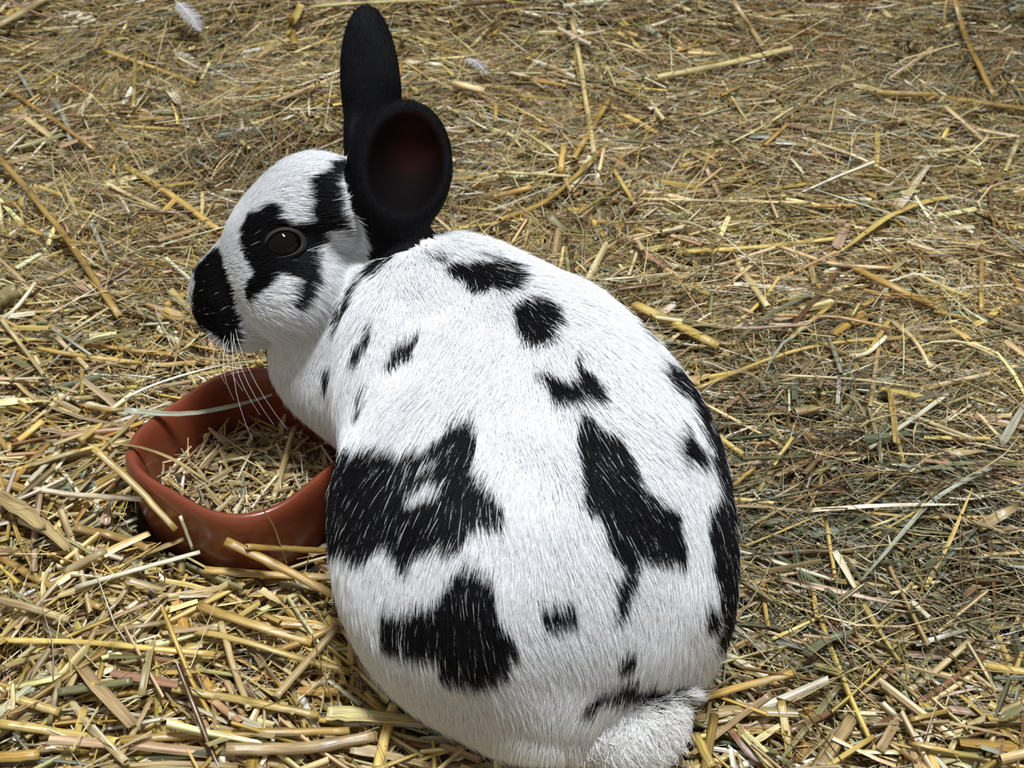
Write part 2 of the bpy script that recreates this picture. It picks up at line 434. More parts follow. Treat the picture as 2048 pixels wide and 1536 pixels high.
# fur strands
tri = np.concatenate([RF[:, [0, 1, 2]], RF[:, [0, 2, 3]]])
ta = np.linalg.norm(np.cross(RV[tri[:, 1]] - RV[tri[:, 0]], RV[tri[:, 2]] - RV[tri[:, 0]]), axis=1) / 2
def fur(name, sel_regs, count, label=None):
    m = np.isin(RREG[tri[:, 0]], sel_regs)
    T = tri[m]; w = ta[m].copy()
    cz = RV[T[:, 0]]
    fc = ((CAM - cz) * RN[T[:, 0]]).sum(1) > -.05
    w *= np.where(fc, 1, .45) * (cz[:, 2] > -.002)
    t = rng.choice(len(T), count, p=w / w.sum())
    a = np.sqrt(rng.random(count)); b = rng.random(count)
    Q = RV[T[t]]
    P = Q[:, 0] * (1 - a)[:, None] + Q[:, 1] * (a * (1 - b))[:, None] + Q[:, 2] * (a * b)[:, None]
    N = sdf_normal(P); reg = RREG[T[t, 0]]
    u, v, d = project(P)
    # keep the ear's hollow nearly bare, keep fur off the eye
    if 2 in sel_regs:
        keep = np.abs(ell(P.astype(np.float32), ei)) > .0018
    elif 1 in sel_regs:
        keep = np.linalg.norm(P - EYE_C, axis=1) > EYE_R * 1.10
    else: keep = np.ones(count, bool)
    P, N, reg, u, v = P[keep], N[keep], reg[keep], u[keep], v[keep]
    n = len(P)
    # flow
    D = np.tile(np.array([.22, -.55, -.62]), (n, 1))
    side = (P[:, 0] - (.011 - (P[:, 1] - .35) * .40))
    D[:, 0] += np.clip(side / .08, -1, 1) * .38
    low = np.clip((.07 - P[:, 2]) / .05, 0, 1)
    D[:, 2] -= low * .5
    L = .0125 + .004 * low
    lift = .15
    if 1 in sel_regs:
        D = np.tile(np.array([.80, -.05, .28]), (n, 1))
        below = np.clip((v - (1000 - .85 * u)) / 140, 0, 1.2)
        D[:, 2] -= below * 1.0; D[:, 0] -= below * .25
        L = .0035 + .0045 * np.clip((u - 400) / 200, 0, 1); L = L + below * .003
        lift = .22
    if 2 in sel_regs:
        D = np.tile(np.array([.1, .05, 1.]), (n, 1)); L = np.full(n, .0026); lift = .16
    if 3 in sel_regs:
        D = N * 1.0 + np.array([0.1, -.3, -.5]); L = np.full(n, .0085); lift = .75; D = D + rng.normal(0, .35, D.shape)
    if sel_regs == [4]: pass
    L = np.where(reg == 4, .006, L) if 0 in sel_regs else L
    chest = (P[:, 0] < -.055) & (P[:, 1] > .42)
    if 0 in sel_regs:
        D[chest] = np.array([.05, -.25, -1.0]); L = np.where(chest, .011, L)
    D = D / np.linalg.norm(D, axis=1)[:, None]
    D = D + .22 * np.stack([vnoise(P, .007, 21), vnoise(P, .007, 22), vnoise(P, .007, 23)], 1) + rng.normal(0, .13, (n, 3))
    Tn = D - N * (D * N).sum(1)[:, None]
    Tn /= np.linalg.norm(Tn, axis=1)[:, None] + 1e-9
    L = L * rng.uniform(.65, 1.2, n)
    guard = rng.random(n) < .05
    L = np.where(guard, L * 1.35, L)
    lf = lift * rng.uniform(.5, 1.6, n)
    K = 5
    tt = np.linspace(0, 1, K)
    pts = P[:, None] + L[:, None, None] * (Tn[:, None] * (tt * 1.0)[None, :, None] + N[:, None] * (lf[:, None] * (1.75 * tt - .85 * tt ** 2)[None])[:, :, None])
    blk = is_black(pts[:, 2] if 3 not in sel_regs else P, N, reg, 2.5 if 1 in sel_regs else 4.0)
    # tufts: tips lean together
    cell = .0034 if 0 in sel_regs else .0022
    key = np.floor((P + rng.normal(0, cell * .25, P.shape)) / cell).astype(np.int64)
    _, inv = np.unique(key @ np.array([73856093, 19349663, 83492791]), return_inverse=True)
    cntc = np.bincount(inv)
    mid = np.stack([np.bincount(inv, pts[:, -1, c]) / cntc for c in range(3)], 1)
    pts += ((mid[inv] - pts[:, -1]) * .34)[:, None] * (tt ** 2)[None, :, None]
    # colour
    g = rng.uniform(.80, .94, n)
    c = g[:, None] * np.array([.975, .985, 1.0])
    warm_bounce = np.clip((.075 - P[:, 2]) / .06, 0, 1) * rng.uniform(.2, 1, n)  # warm bounce light from the straw, painted into the low fur's colour
    c = c * (1 - warm_bounce[:, None] * np.array([.02, .075, .17]))
    kb = rng.uniform(.003, .011, n)[:, None] * np.array([1., 1., 1.18])
    white_in = blk & (rng.random(n) < (.03 if 0 in sel_regs else .004 if 1 in sel_regs else 0))
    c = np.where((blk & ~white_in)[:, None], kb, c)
    rad = (.000095 if 0 in sel_regs or 3 in sel_regs else .000085) * rng.uniform(.7, 1.25, n)
    if 2 in sel_regs: rad *= .8
    R = rad[:, None] * np.array([1, .95, .8, .5, .12])[None]
    cu = bpy.data.hair_curves.new(name)
    cu.add_curves([K] * n)
    cu.attributes['position'].data.foreach_set('vector', pts.astype(np.float32).ravel())
    ra = cu.attributes.get('radius') or cu.attributes.new('radius', 'FLOAT', 'POINT')
    ra.data.foreach_set('value', R.astype(np.float32).ravel())
    ca = cu.attributes.new('Col', 'FLOAT_COLOR', 'CURVE')
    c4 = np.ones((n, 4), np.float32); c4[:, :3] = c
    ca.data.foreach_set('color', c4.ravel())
    cu.materials.append(M_FUR)
    o = bpy.data.objects.new(name, cu); COL.objects.link(o)
    pm(o); o['kind'] = 'stuff'
    if label: o['label'] = label
    return o
def surface_at(u, v, d0=.40, d1=.66):
    ds = np.linspace(d0, d1, 1400)
    P = CAM + ray(u, v)[None] * ds[:, None]
    s = rabbit_sdf(P.astype(np.float32))
    i = np.argmax(s < 0); return P[i]
EYE_P = surface_at(569, 486); EYE_N = sdf_normal(EYE_P[None])[0]
EYE_R = .0092
EYE_C = EYE_P - EYE_N * (EYE_R * .50)
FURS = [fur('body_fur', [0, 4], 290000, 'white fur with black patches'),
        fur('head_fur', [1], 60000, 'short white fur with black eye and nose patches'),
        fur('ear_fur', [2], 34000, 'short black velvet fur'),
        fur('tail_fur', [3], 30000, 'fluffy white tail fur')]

# eye: dark globe set in a grey lid rim
def basis(n):
    a = np.cross(n, [0, 0, 1.]); a /= np.linalg.norm(a); return a, np.cross(a, n)
ea, eb = basis(EYE_N)
bm = bmesh.new(); bmesh.ops.create_uvsphere(bm, u_segments=32, v_segments=20, radius=EYE_R)
me = bpy.data.meshes.new('eye'); bm.to_mesh(me); bm.free(); me.materials.append(M_EYE)
me.polygons.foreach_set('use_smooth', np.ones(len(me.polygons), bool))
eye = bpy.data.objects.new('eye', me); COL.objects.link(eye); eye.parent = rabbit
eye.location = EYE_C + np.array(IM)
eye['label'] = 'glossy dark eye'
su, sv, sd = project(EYE_C[None])
def on_eye(u, v, r):   # point of the lid at a pixel, on a ball slightly wider than the eye
    rr = ray(u, v); rr = rr / np.linalg.norm(rr); oc = CAM - EYE_C
    b = rr @ oc; c = oc @ oc - r * r; disc = max(b * b - c, 0)
    return CAM + rr * (-b - math.sqrt(disc))
rim = [(521,511),(530,489),(541,472),(555,463),(572,460),(590,465),(602,476),(604,490),(597,501),(582,510),(562,514),(544,513),(533,514)]
rimP = np.array([on_eye(*p, EYE_R * 1.05) for p in rim])
kk = 40
ang = np.linspace(0, len(rim), kk, endpoint=False)
rp_ = np.stack([np.interp(ang, np.arange(len(rim) + 1), np.r_[rimP[:, c], rimP[:1, c]]) for c in range(3)], 1)
for _ in range(2): rp_ = rp_ * .5 + (np.roll(rp_, 1, 0) + np.roll(rp_, -1, 0)) * .25
cen = rp_.mean(0)
rings = []
for k, (sc, off) in enumerate(((.97, -.0012), (.98, .0002), (1.04, .0006), (1.10, .0004), (1.3, -.0022))):
    rings.append(cen + (rp_ - cen) * sc + EYE_N * off)
LV = np.concatenate(rings); LF = [(r * kk + i, r * kk + (i + 1) % kk, (r + 1) * kk + (i + 1) % kk, (r + 1) * kk + i) for r in range(4) for i in range(kk)]
lid = mesh_np('eyelid', LV - EYE_C, np.array(LF), M_LID, parent=eye)
lid['label'] = 'grey eyelid rim'

# whiskers
wr = random.Random(4)
for (u0, v0), (u1, v1), dd in [((452,668),(478,745),0),((458,672),(468,800),.004),((462,660),(520,830),-.006),((466,664),(548,850),-.010),((470,655),(575,860),-.014),
                          ((445,676),(440,740),.006),((455,680),(452,770),.004),((440,672),(418,726),.008),((468,668),(505,880),-.012),((460,676),(486,782),-.004),((430,664),(402,706),.01)]:
    p0 = surface_at(u0, v0); q = project(p0[None])[2][0]
    p2 = at_depth(u1, v1, q + dd - .012)
    p1 = (p0 + p2) / 2 + np.array([-.006, -.004, .004])
    t = np.linspace(0, 1, 8)[:, None]
    pw = p0 * (1 - t) ** 2 + 2 * p1 * t * (1 - t) + p2 * t * t
    V, F = tube_np(pw, np.linspace(.00011, .00003, 8), 4)
    w_ = pm(mesh_np('whisker', V, F, M_WHISK))

# ---------------------------------------------------------------- terracotta bowl
BC = np.array([-.129, .444]); BR, BAMP, BTH = .0545, .070, math.radians(-80)
RIMZ, BASEZ = .040, -.012
def bowl_r(th): return BR * (1 + BAMP * np.cos(4 * (th - BTH)))
prof = [(.30, BASEZ), (.84, BASEZ), (.90, BASEZ + .002), (.935, BASEZ + .007), (.965, .006), (.988, .020), (.999, .029), (1.0, .0335),
        (.992, .0375), (.972, .0402), (.945, .0410), (.915, .0402), (.885, .0375), (.86, .0325), (.84, .024), (.825, .010), (.79, .001), (.70, -.003), (.4, -.004)]
nt_ = 112
th = np.arange(nt_) * 2 * math.pi / nt_
bv = [np.stack([np.cos(th) * bowl_r(th) * r, np.sin(th) * bowl_r(th) * r, np.full(nt_, z)], 1) for r, z in prof]
bv = np.concatenate(bv + [np.array([[0, 0, BASEZ], [0, 0, -.004]])])
bf = [(k * nt_ + i, k * nt_ + (i + 1) % nt_, (k + 1) * nt_ + (i + 1) % nt_, (k + 1) * nt_ + i) for k in range(len(prof) - 1) for i in range(nt_)]
c0, c1 = len(prof) * nt_, len(prof) * nt_ + 1
kl = (len(prof) - 1) * nt_
bf += [(c0, (i + 2) % nt_, i + 1, i) for i in range(0, nt_, 2)] + [(c1, kl + i, kl + i + 1, kl + (i + 2) % nt_) for i in range(0, nt_, 2)]
bowl = mesh_np('feeding_bowl', bv, np.array(bf), M_CLAY)
bowl.location = (BC[0], BC[1], 0)
tag(bowl, 'glazed terracotta feeding bowl with four rounded lobes, half full of straw', 'bowl')
def bowl_frac(x, y):
    dx, dy = np.asarray(x) - BC[0], np.asarray(y) - BC[1]
    return np.hypot(dx, dy) / bowl_r(np.arctan2(dy, dx))

# ---------------------------------------------------------------- loose bedding: hay and straw
PAL = {'P': (.76, .62, .32), 'Y': (.64, .47, .14), 'G': (.47, .31, .085), 'T': (.46, .345, .165), 'B': (.19, .105, .040),
       'O': (.26, .235, .110), 'N': (.155, .170, .095), 'W': (.84, .78, .58), 'K': (.50, .34, .215), 'S': (.36, .38, .30)}
PALA = np.array([PAL[k] for k in 'PYGTBONWKS'])
def ribbons(C, head, L, w, curv, tilt, roll, col, sides, seed, taper, S=4):
    """many small pieces at once: each a 4-station folded ribbon (sides=2) or a 3-sided stem (sides=3)."""
    n = len(C)
    s = np.linspace(-.5, .5, S)[None] * L[:, None]
    hd = np.stack([np.cos(head), np.sin(head)], 1); nd = np.stack([-hd[:, 1], hd[:, 0]], 1)
    lat = curv[:, None] * (s ** 2 - (L[:, None] ** 2) / 12)
    if S > 4: lat = lat + (np.sin(s * 95 + seed + np.arange(n)[:, None]) * .0022)
    vert = np.tan(tilt)[:, None] * s - np.abs(curv)[:, None] * .25 * s ** 2
    X = C[:, None, 0] + hd[:, None, 0] * s + nd[:, None, 0] * lat
    Y = C[:, None, 1] + hd[:, None, 1] * s + nd[:, None, 1] * lat
    Z = C[:, None, 2] + vert
    wp = w[:, None] * np.interp(np.linspace(0, 1, S), np.linspace(0, 1, len(taper)), taper)[None]
    side = np.stack([nd[:, 0], nd[:, 1], np.zeros(n)], 1); up = np.array([0, 0, 1.])
    r = roll[:, None] + rng.normal(0, .25, (n, 1)) * np.linspace(-1, 1, S)[None]
    if sides == 2:
        A = side[:, None] * np.cos(r)[..., None] + up * np.sin(r)[..., None]
        B = -side[:, None] * np.sin(r)[..., None] + up * np.cos(r)[..., None]
        P0 = np.stack([X, Y, Z], -1)
        q = [P0 - A * wp[..., None] / 2, P0 + B * wp[..., None] * .22, P0 + A * wp[..., None] / 2]
        latv = [-.5, 0, .5]
    else:
        P0 = np.stack([X, Y, Z], -1); q = []; latv = [0, .33, .66]
        for k in range(3):
            a = r + k * 2.0944
            q.append(P0 + (side[:, None] * np.cos(a)[..., None] + up * np.sin(a)[..., None]) * wp[..., None] / 2)
    V = np.stack(q, 2)          # n,S,3,3
    base = (np.arange(n) * S * 3)[:, None, None]
    F = []
    for i in range(S - 1):
        for j in range(2 if sides == 2 else 3):
            j2 = (j + 1) % 3
            F.append([i * 3 + j, i * 3 + j2, (i + 1) * 3 + j2, (i + 1) * 3 + j])
    F = (base + np.array(F)[None]).reshape(-1, 4)
    colv = np.repeat(col, S * 3, 0)
    fib = np.empty((n, S, 3, 3), np.float32)
    fib[..., 0] = s[:, :, None] + seed
    fib[..., 1] = np.array(latv)[None, None] * w[:, None, None]
    fib[..., 2] = (np.arange(n) * .37 % 50)[:, None, None]
    return V, F, colv, fib.reshape(-1, 3)
def clear_of_things(V):
    """pieces that stay outside the rabbit and the bowl."""
    n = len(V); Q = V[:, :, 1].reshape(-1, 3)
    nearr = (Q[:, 0] > -.17) & (Q[:, 0] < .12) & (Q[:, 1] > .25) & (Q[:, 1] < .58)
    bad = np.zeros(len(Q), bool)
    bad[nearr] = rabbit_sdf(Q[nearr].astype(np.float32)) < .0015
    bad |= (bowl_frac(Q[:, 0], Q[:, 1]) < 1.02) & (Q[:, 2] < .045)
    bad |= Q[:, 1] > 1.126
    return ~bad.reshape(n, -1).any(1)
def scatter(n, front=1.0):
    """random spots on the visible ground and a margin around it."""
    y = .16 + .965 * rng.random(n * 3) ** 1.12
    hw = .10 + y * .50
    x = rng.uniform(-.75, .75, n * 3)
    k = (np.abs(x) < hw) | (rng.random(n * 3) < .12)
    return x[k][:n], y[k][:n]
def coarse_w(x, y):
    a = 1 / (1 + np.exp((x + .02) / .05)) * (1 / (1 + np.exp((y - .56) / .05)))
    b = 1 / (1 + np.exp((y - .335) / .012))
    return np.clip(a + b, 0, 1)
def green_w(x, y):
    return np.exp(-((x - .17) / .10) ** 2 - ((y - .42) / .12) ** 2) + .55 * np.exp(-((x - .42) / .16) ** 2 - ((y - .98) / .12) ** 2) + .45 * np.exp(-((x + .15) / .10) ** 2 - ((y - .76) / .06) ** 2)
def pick(wts):
    c = np.cumsum(wts / wts.sum(1, keepdims=True), 1)
    return (rng.random(len(wts))[:, None] > c).sum(1).clip(0, 9)
def colours(x, y, base, hayish):
    cw = coarse_w(x, y); gw = np.clip(green_w(x, y), 0, 1)
    #      P    Y    G    T    B    O    N    W    K    S
    A = np.array([.22, .12, .08, .25, .10, .12, .05, .08, .06, .05])
    Cc = np.array([.22, .22, .18, .18, .06, .03, .01, .08, .08, .01])
    Gg = np.array([.06, .03, .04, .14, .16, .28, .22, .03, .03, .10])
    w = A[None] * (1 - cw - gw * .9).clip(.05)[:, None] + Cc[None] * cw[:, None] + Gg[None] * gw[:, None] * (1.2 if hayish else .6)
    c = PALA[pick(w)] * rng.uniform(.6, 1.38, (len(x), 1)) * rng.normal(1, .05, (len(x), 3))
    c = c * (1 - .30 * gw)[:, None]
    return np.clip(c, .01, .9)
def bedding(name, n, Lr, wr_, curv, zr, tilt, sides, mat, taper, dens=None, hayish=True, label='', cat='hay', S=4):
    x, y = scatter(n)
    if dens is not None:
        k = rng.random(len(x)) < dens(x, y); x, y = x[k], y[k]
    m = len(x)
    L = np.exp(rng.normal(math.log(Lr[0]), Lr[1], m)).clip(.008, .11)
    w = np.exp(rng.normal(math.log(wr_[0]), wr_[1], m)).clip(.0004, .0062)
    C = np.stack([x, y, surf(x, y) + rng.uniform(zr[0], zr[1], m)], 1)
    hd = rng.normal(0, .42, m) + .15 + .9 * np.sin(9 * x + 1.3) * np.sin(11 * y + .5) + .5 * np.sin(23 * x - 17 * y); hd = np.where(rng.random(m) < .5, rng.uniform(0, math.pi, m), hd)
    V, F, col, fib = ribbons(C, hd, L, w, rng.normal(0, curv, m), np.clip(rng.normal(0, tilt, m) * np.where(rng.random(m) < .22, 2.6, 1), -.65, .65), rng.uniform(-.9, .9, m), colours(x, y, None, hayish), sides, rng.uniform(0, 50), taper, S)
    ok = clear_of_things(V)
    nv = V.shape[1] * 3; nf = F.shape[0] // m
    keepv = np.repeat(ok, nv)
    remap = np.cumsum(keepv) - 1
    F = remap[F[np.repeat(ok, nf)]]
    o = mesh_np(name, V.reshape(-1, 3)[keepv], F, mat, col=col[keepv], fib=fib[keepv], smooth=(sides == 3))
    tag(o, label, cat, kind='stuff')
    return o
thin_w = lambda x, y: np.clip(1.0 - .75 * coarse_w(x, y), 0, 1)
bedding('fine_hay', 70000, (.040, .45), (.00085, .35), 14, (-.013, .002), .10, 2, M_HAY, (.55, 1, .9, .25), label='fine tangled hay covering the ground', cat='hay')
bedding('hay_stems', 20000, (.050, .45), (.00075, .3), 9, (-.006, .006), .16, 3, M_HAY, (.9, 1, .9, .6), dens=thin_w, label='thin loose hay stems lying over the fine hay', cat='hay')
bedding('hay_curls', 22000, (.058, .4), (.0007, .4), 22, (-.004, .006), .18, 2, M_HAY, (.6, 1, .9, .2), dens=lambda x, y: thin_w(x, y) * np.clip(.45 + green_w(x, y), 0, 1), label='curled wispy hay blades tangled over the bedding', cat='hay', S=7)
bedding('straw_chips', 28000, (.032, .45), (.0024, .38), 2.5, (-.009, .004), .11, 2, M_STRAW, (.9, 1, 1, .8), dens=lambda x, y: .42 + .58 * coarse_w(x, y), hayish=False, label='short chopped straw pieces mixed through the bedding', cat='straw')
bedding('straw_bits', 12000, (.036, .4), (.0029, .3), 1.2, (-.006, .006), .11, 3, M_STRAW, (1, 1, 1, 1), dens=lambda x, y: .20 + .8 * coarse_w(x, y), hayish=False, label='broken straw lengths scattered on top of the bedding', cat='straw')
# a raised tuft of hay behind the rabbit's head
tm = 420
tc_ = at_z(500, 275, .025)
C = np.stack([tc_[0] + rng.normal(0, .035, tm), tc_[1] + rng.normal(0, .016, tm), np.full(tm, .0)], 1)
C[:, 2] = surf(C[:, 0], C[:, 1]) + rng.uniform(0, .012, tm)
V, F, col, fib = ribbons(C, rng.normal(1.2, .7, tm), np.exp(rng.normal(math.log(.045), .35, tm)), np.exp(rng.normal(math.log(.0012), .35, tm)), rng.normal(0, 20, tm), rng.normal(.1, .45, tm), rng.uniform(-.7, .7, tm),
                         PALA[pick(np.tile(np.array([.06, .03, .05, .22, .24, .20, .08, .02, .05, .05]), (tm, 1)))] * rng.uniform(.7, 1.1, (tm, 1)), 2, 7.7, (.6, 1, .9, .2), 7)
o = mesh_np('hay_tuft', V.reshape(-1, 3), F, M_HAY, col=col, fib=fib, smooth=False)
tag(o, 'raised tuft of brown hay behind the rabbit\'s head', 'hay', kind='stuff')

# chopped straw inside the bowl
m = 900
rr, ta_ = np.sqrt(rng.random(m)) * .78, rng.uniform(0, 6.283, m)
bx = BC[0] + np.cos(ta_) * bowl_r(ta_) * rr; by = BC[1] + np.sin(ta_) * bowl_r(ta_) * rr
bz = .004 + rng.uniform(0, .018, m) - .006 * (by - BC[1]) / .05
C = np.stack([bx, by, bz], 1)
Lb = np.exp(rng.normal(math.log(.018), .4, m)).clip(.006, .032)
V, F, col, fib = ribbons(C, rng.uniform(0, 3.14, m), Lb, np.exp(rng.normal(math.log(.0013), .4, m)), rng.normal(0, 6, m), rng.normal(0, .25, m), rng.uniform(-.8, .8, m),
                         PALA[pick(np.tile(np.array([.26, .08, .06, .30, .10, .08, .01, .08, .10, .02]), (m, 1)))] * rng.uniform(.7, 1.1, (m, 1)), 2, 3.3, (.8, 1, 1, .6))
Q = V[:, :, 1]
ok = (bowl_frac(Q[..., 0], Q[..., 1]) < .84).all(1) & (Q[..., 2] > -.002).all(1)
Qf = Q.reshape(-1, 3).astype(np.float32)
ok &= (rabbit_sdf(Qf).reshape(m, -1) > .002).all(1)
keepv = np.repeat(ok, 12); remap = np.cumsum(keepv) - 1
bs = mesh_np('bowl_straw', V.reshape(-1, 3)[keepv], remap[F[np.repeat(ok, 6)]], M_STRAW, col=col[keepv], fib=fib[keepv], smooth=False)
tag(bs, 'chopped straw lying in the terracotta bowl', 'straw', kind='stuff')

# ---------------------------------------------------------------- single straws and blades, traced one by one
# kind (t stalk, l leaf blade), colour, width in photo pixels, height of its lie in mm (None: on the bedding), course in photo pixels
ST = """
tY14 0,1280 170,1284 290,1296 430,1308|tY20 0,1447 117,1465 235,1484|tG20 242,1480 420,1467 700,1462|tT28 450,1498 605,1498 755,1472
lP36 653,1429 829,1450 990,1465|tY22 793,1390 770,1470 755,1536|tP8 664,1237 725,1312 790,1390|tY15 332,1254 457,1273 610,1320 752,1356
tY22 400,1212 508,1250 625,1285|tG20 450,1082 566,1137 700,1207|tG14 492,1094 575,1097 655,1102|tY18 410,1140 508,1148 690,1156
tY15 187,897 261,961 353,1060|tW7 361,1033 385,1098|tW12 150,1175 270,1140 400,1104|lT22 281,1113 367,1082|tP20 130,1144 210,1100|tG18 0,1113 70,1156 203,1215
tG20 148,1055 225,1070 300,1098|lT22 75,1040 137,1100|lT18 305,1280 283,1390|lT28 130,1293 187,1371 265,1450|tO18 115,1385 180,1375 265,1362
tY20 344,1375 512,1406 637,1430|tP14 441,1245 465,1330 498,1418|tT18 675,1254 612,1325 550,1395|tP6 660,1345 590,1405|tB6 383,1325 441,1450
lT12 305,1395 235,1520|lY16 172,1410 135,1536|tP9 25,1367 27,1437|tT12 118,1360 98,1450|lK13 165,1260 230,1233 335,1190|tT15 165,1270 343,1242
tT14 0,1336 117,1300|tG26 -20,1518 78,1508|lG14 165,1536 220,1492|lW12 520,1536 555,1457|tP10 984,1450 875,1540
tG18 1386,1399 1490,1372 1590,1345|tP7 1396,800 1480,845 1563,891|tY9 1652,1044 1671,1157|lW14 1669,1102 1717,1186
lS11 1995,929 1865,996 1789,1087 1722,1164|lO14 1680,1368 1553,1530|lG18 1562,1400 1580,1510|tT28 1705,1435 1640,1536|tY9 1544,1279 1635,1236
lN22 1612,1308 1660,1275 1712,1258|lS10 1832,1289 1937,1258|tY10 1817,1485 1975,1518 2060,1536|tY12 1975,1518 1988,1466|tT20 1588,822 1655,818
lS9 1861,1130 1980,1236|lT14 1386,1509 1500,1418 1544,1385|lT22 1956,1054 2043,1010|tP9 1966,1111 2060,1104|tW12 1822,1203 1860,1236
tP8 1779,1188 1880,1162|lS16 2004,886 2048,812|lT14 1899,910 1971,900|lB14 1458,1460 1520,1536|tY22 1391,1470 1425,1536|lK9 1827,1404 1966,1375
tO4 1492,1404 1827,1406|tP11 1143,36 1161,130 1188,307|tG12 1219,198 1146,318|tG11 1216,289 1146,359 1083,411 1000,440|tY13 1128,289 1120,349
tP15 1583,96 1443,130 1312,154|tG12 1906,-10 1932,78 1990,195|tG13 1750,185 1875,190|tG14 1885,195 2060,220|tP11 1890,213 1969,281|tT8 2060,250 1917,338
tP10 2036,281 2010,344|tP8 1276,398 1450,402 1620,406|tY9 1229,341 1271,411|lK9 1411,333 1461,437|tT6 1250,445 1375,440 1463,484
tY12 1354,505 1516,495 1672,477|lY18 1667,516 1781,432 1854,401 1911,391|lW18 1797,417 1859,328|tG17 1687,526 1790,575 1896,625|tB12 1682,536 1573,667
tG8 1547,630 1677,633 1781,656|tY22 1270,609 1390,667 1437,693|tY9 1385,781 1557,708 1677,682 1854,674|tT10 1760,677 1749,750 1740,815
tP9 1656,349 1781,372|tP10 1854,307 1958,292|tT8 1745,385 1937,359|tY12 1755,266 1752,359|tP14 1474,526 1536,615|lK12 1271,490 1328,536|lO14 1094,427 1151,484
tT11 1463,-5 1526,94|tW9 1302,52 1370,31|lW9 1021,146 1151,177|lK20 1672,495 1698,443|tB8 1995,330 1979,380 1998,525|lN8 1479,677 1526,635 1635,583
tG10 1963,510 1963,625|tG13 984,394 1062,375|tP7 980,343 1140,352|tP14 -10,55 95,-5|tG9 0,170 117,246 191,300|tG14 -8,310 58,383 137,480 240,635
tY10 207,100 300,133 394,168|tY8 271,103 267,215|tY14 250,332 344,390 437,461|lW18 336,178 359,207|tB10 -8,406 55,418|tT36 -25,615 36,578|lP16 47,235 115,287
tW6 115,255 39,340|lY14 603,8 577,70|lS9 37,145 74,207|lS8 180,441 219,527|tT5 430,398 367,512|tP9 0,635 44,692 88,750|tG11 169,686 244,699 345,709
tY10 74,697 169,713 284,726|tG9 164,686 164,790|tW7 -8,759 105,755|tT12 145,797 284,789|tY10 162,811 217,821 261,818|lP16 -8,806 57,802 101,807
tY16 14,899 85,843|tW12 57,964 115,906|tW9 91,966 132,912|tY10 0,950 118,912 250,878|tW13 64,977 145,990 288,998|lK20 210,1050 220,1010|tY12 159,882 203,848
tG12 -8,865 22,912|lS7 162,665 91,740|tP7 139,666 217,615|tP6 7,611 135,601 217,581|tW7 278,650 339,646|tT5 366,608 366,662 342,750|lT34 -10,990 51,1031 85,1060
tG18 -8,960 61,983|lS10 1672,869 1678,753|tY8 1547,931 1585,875|lO8 1737,815 1761,892 1764,964|tP8 1954,824 1998,873|tT7 1716,1021 1775,981 1876,898
tT7 1499,1053 1612,990|tP7 1737,1056 1808,1029|tB7 1464,765 1511,818|tT7 1891,809 1960,782|tP14 906,166 968,181|tY10 802,162 840,184|lW8 874,219 890,213 915,225
tT8 924,78 999,41|tP8 620,14 700,7 860,0|tP4 865,109 940,144|tB4 902,328 1109,212|lG8 993,194 990,244|tT20 0,1200 60,1215 140,1240|lP20 520,1180 560,1205
lT16 700,1500 780,1512 850,1530|lK14 880,1490 960,1520|tY16 1000,1500 1090,1525|lT18 1380,1440 1470,1425|tG12 1820,1440 1900,1420|lP12 1900,1500 1930,1440
lO16 2000,1440 2048,1410|tY18 1960,1330 2060,1345|lT20 1760,1500 1800,1430|lP14 1500,1490 1560,1450|tG14 580,30 590,90|lO10 1240,60 1330,100|lT9 525,1018 546,1050 573,1127|tO14 560,1168 640,1178|lT18 250,1160 330,1180|tY20 40,1400 120,1425
"""
BOWLST = """
lS12@42 250,824 330,836 383,833 478,816 545,793|lT11@41 214,890 275,896 329,912 383,948 440,985|tW7@43 250,800 285,779 370,751 461,729
tT13@22 590,860 567,935 546,1008|tP11@17 519,931 600,937 657,941|tW8@17 603,955 657,978|tT7@17 502,917 475,992|tP12@14 410,863 413,885
lK16@15 417,917 444,961|tP8@18 512,927 556,982|tT7@16 464,833 427,880|tP7@18 560,890 480,925|lT9@17 430,905 480,925
"""
CNAME = {'P': 'pale yellow', 'Y': 'bright yellow', 'G': 'golden brown', 'T': 'tan', 'B': 'dark brown', 'O': 'olive', 'N': 'dull green', 'W': 'bleached white', 'K': 'pinkish tan', 'S': 'silvery green'}
def where(p, inbowl):
    x, y = p[0], p[1]
    if inbowl: return 'in or across the terracotta bowl'
    if bowl_frac(x, y) < 1.75 and x < -.07: return 'right beside the terracotta bowl'
    if y > .80: return 'far beyond the rabbit\'s ears' if x < .12 else 'on far hay by the wooden board'
    if y > .56: return 'just behind the rabbit\'s head' if x < -.02 else 'past the rabbit\'s shoulder'
    if x > .10: return 'beside the rabbit\'s spotted flank'
    if x < -.18: return 'on coarse straw past the bowl'
    return 'around the rabbit\'s hind end'
nstraw = 0
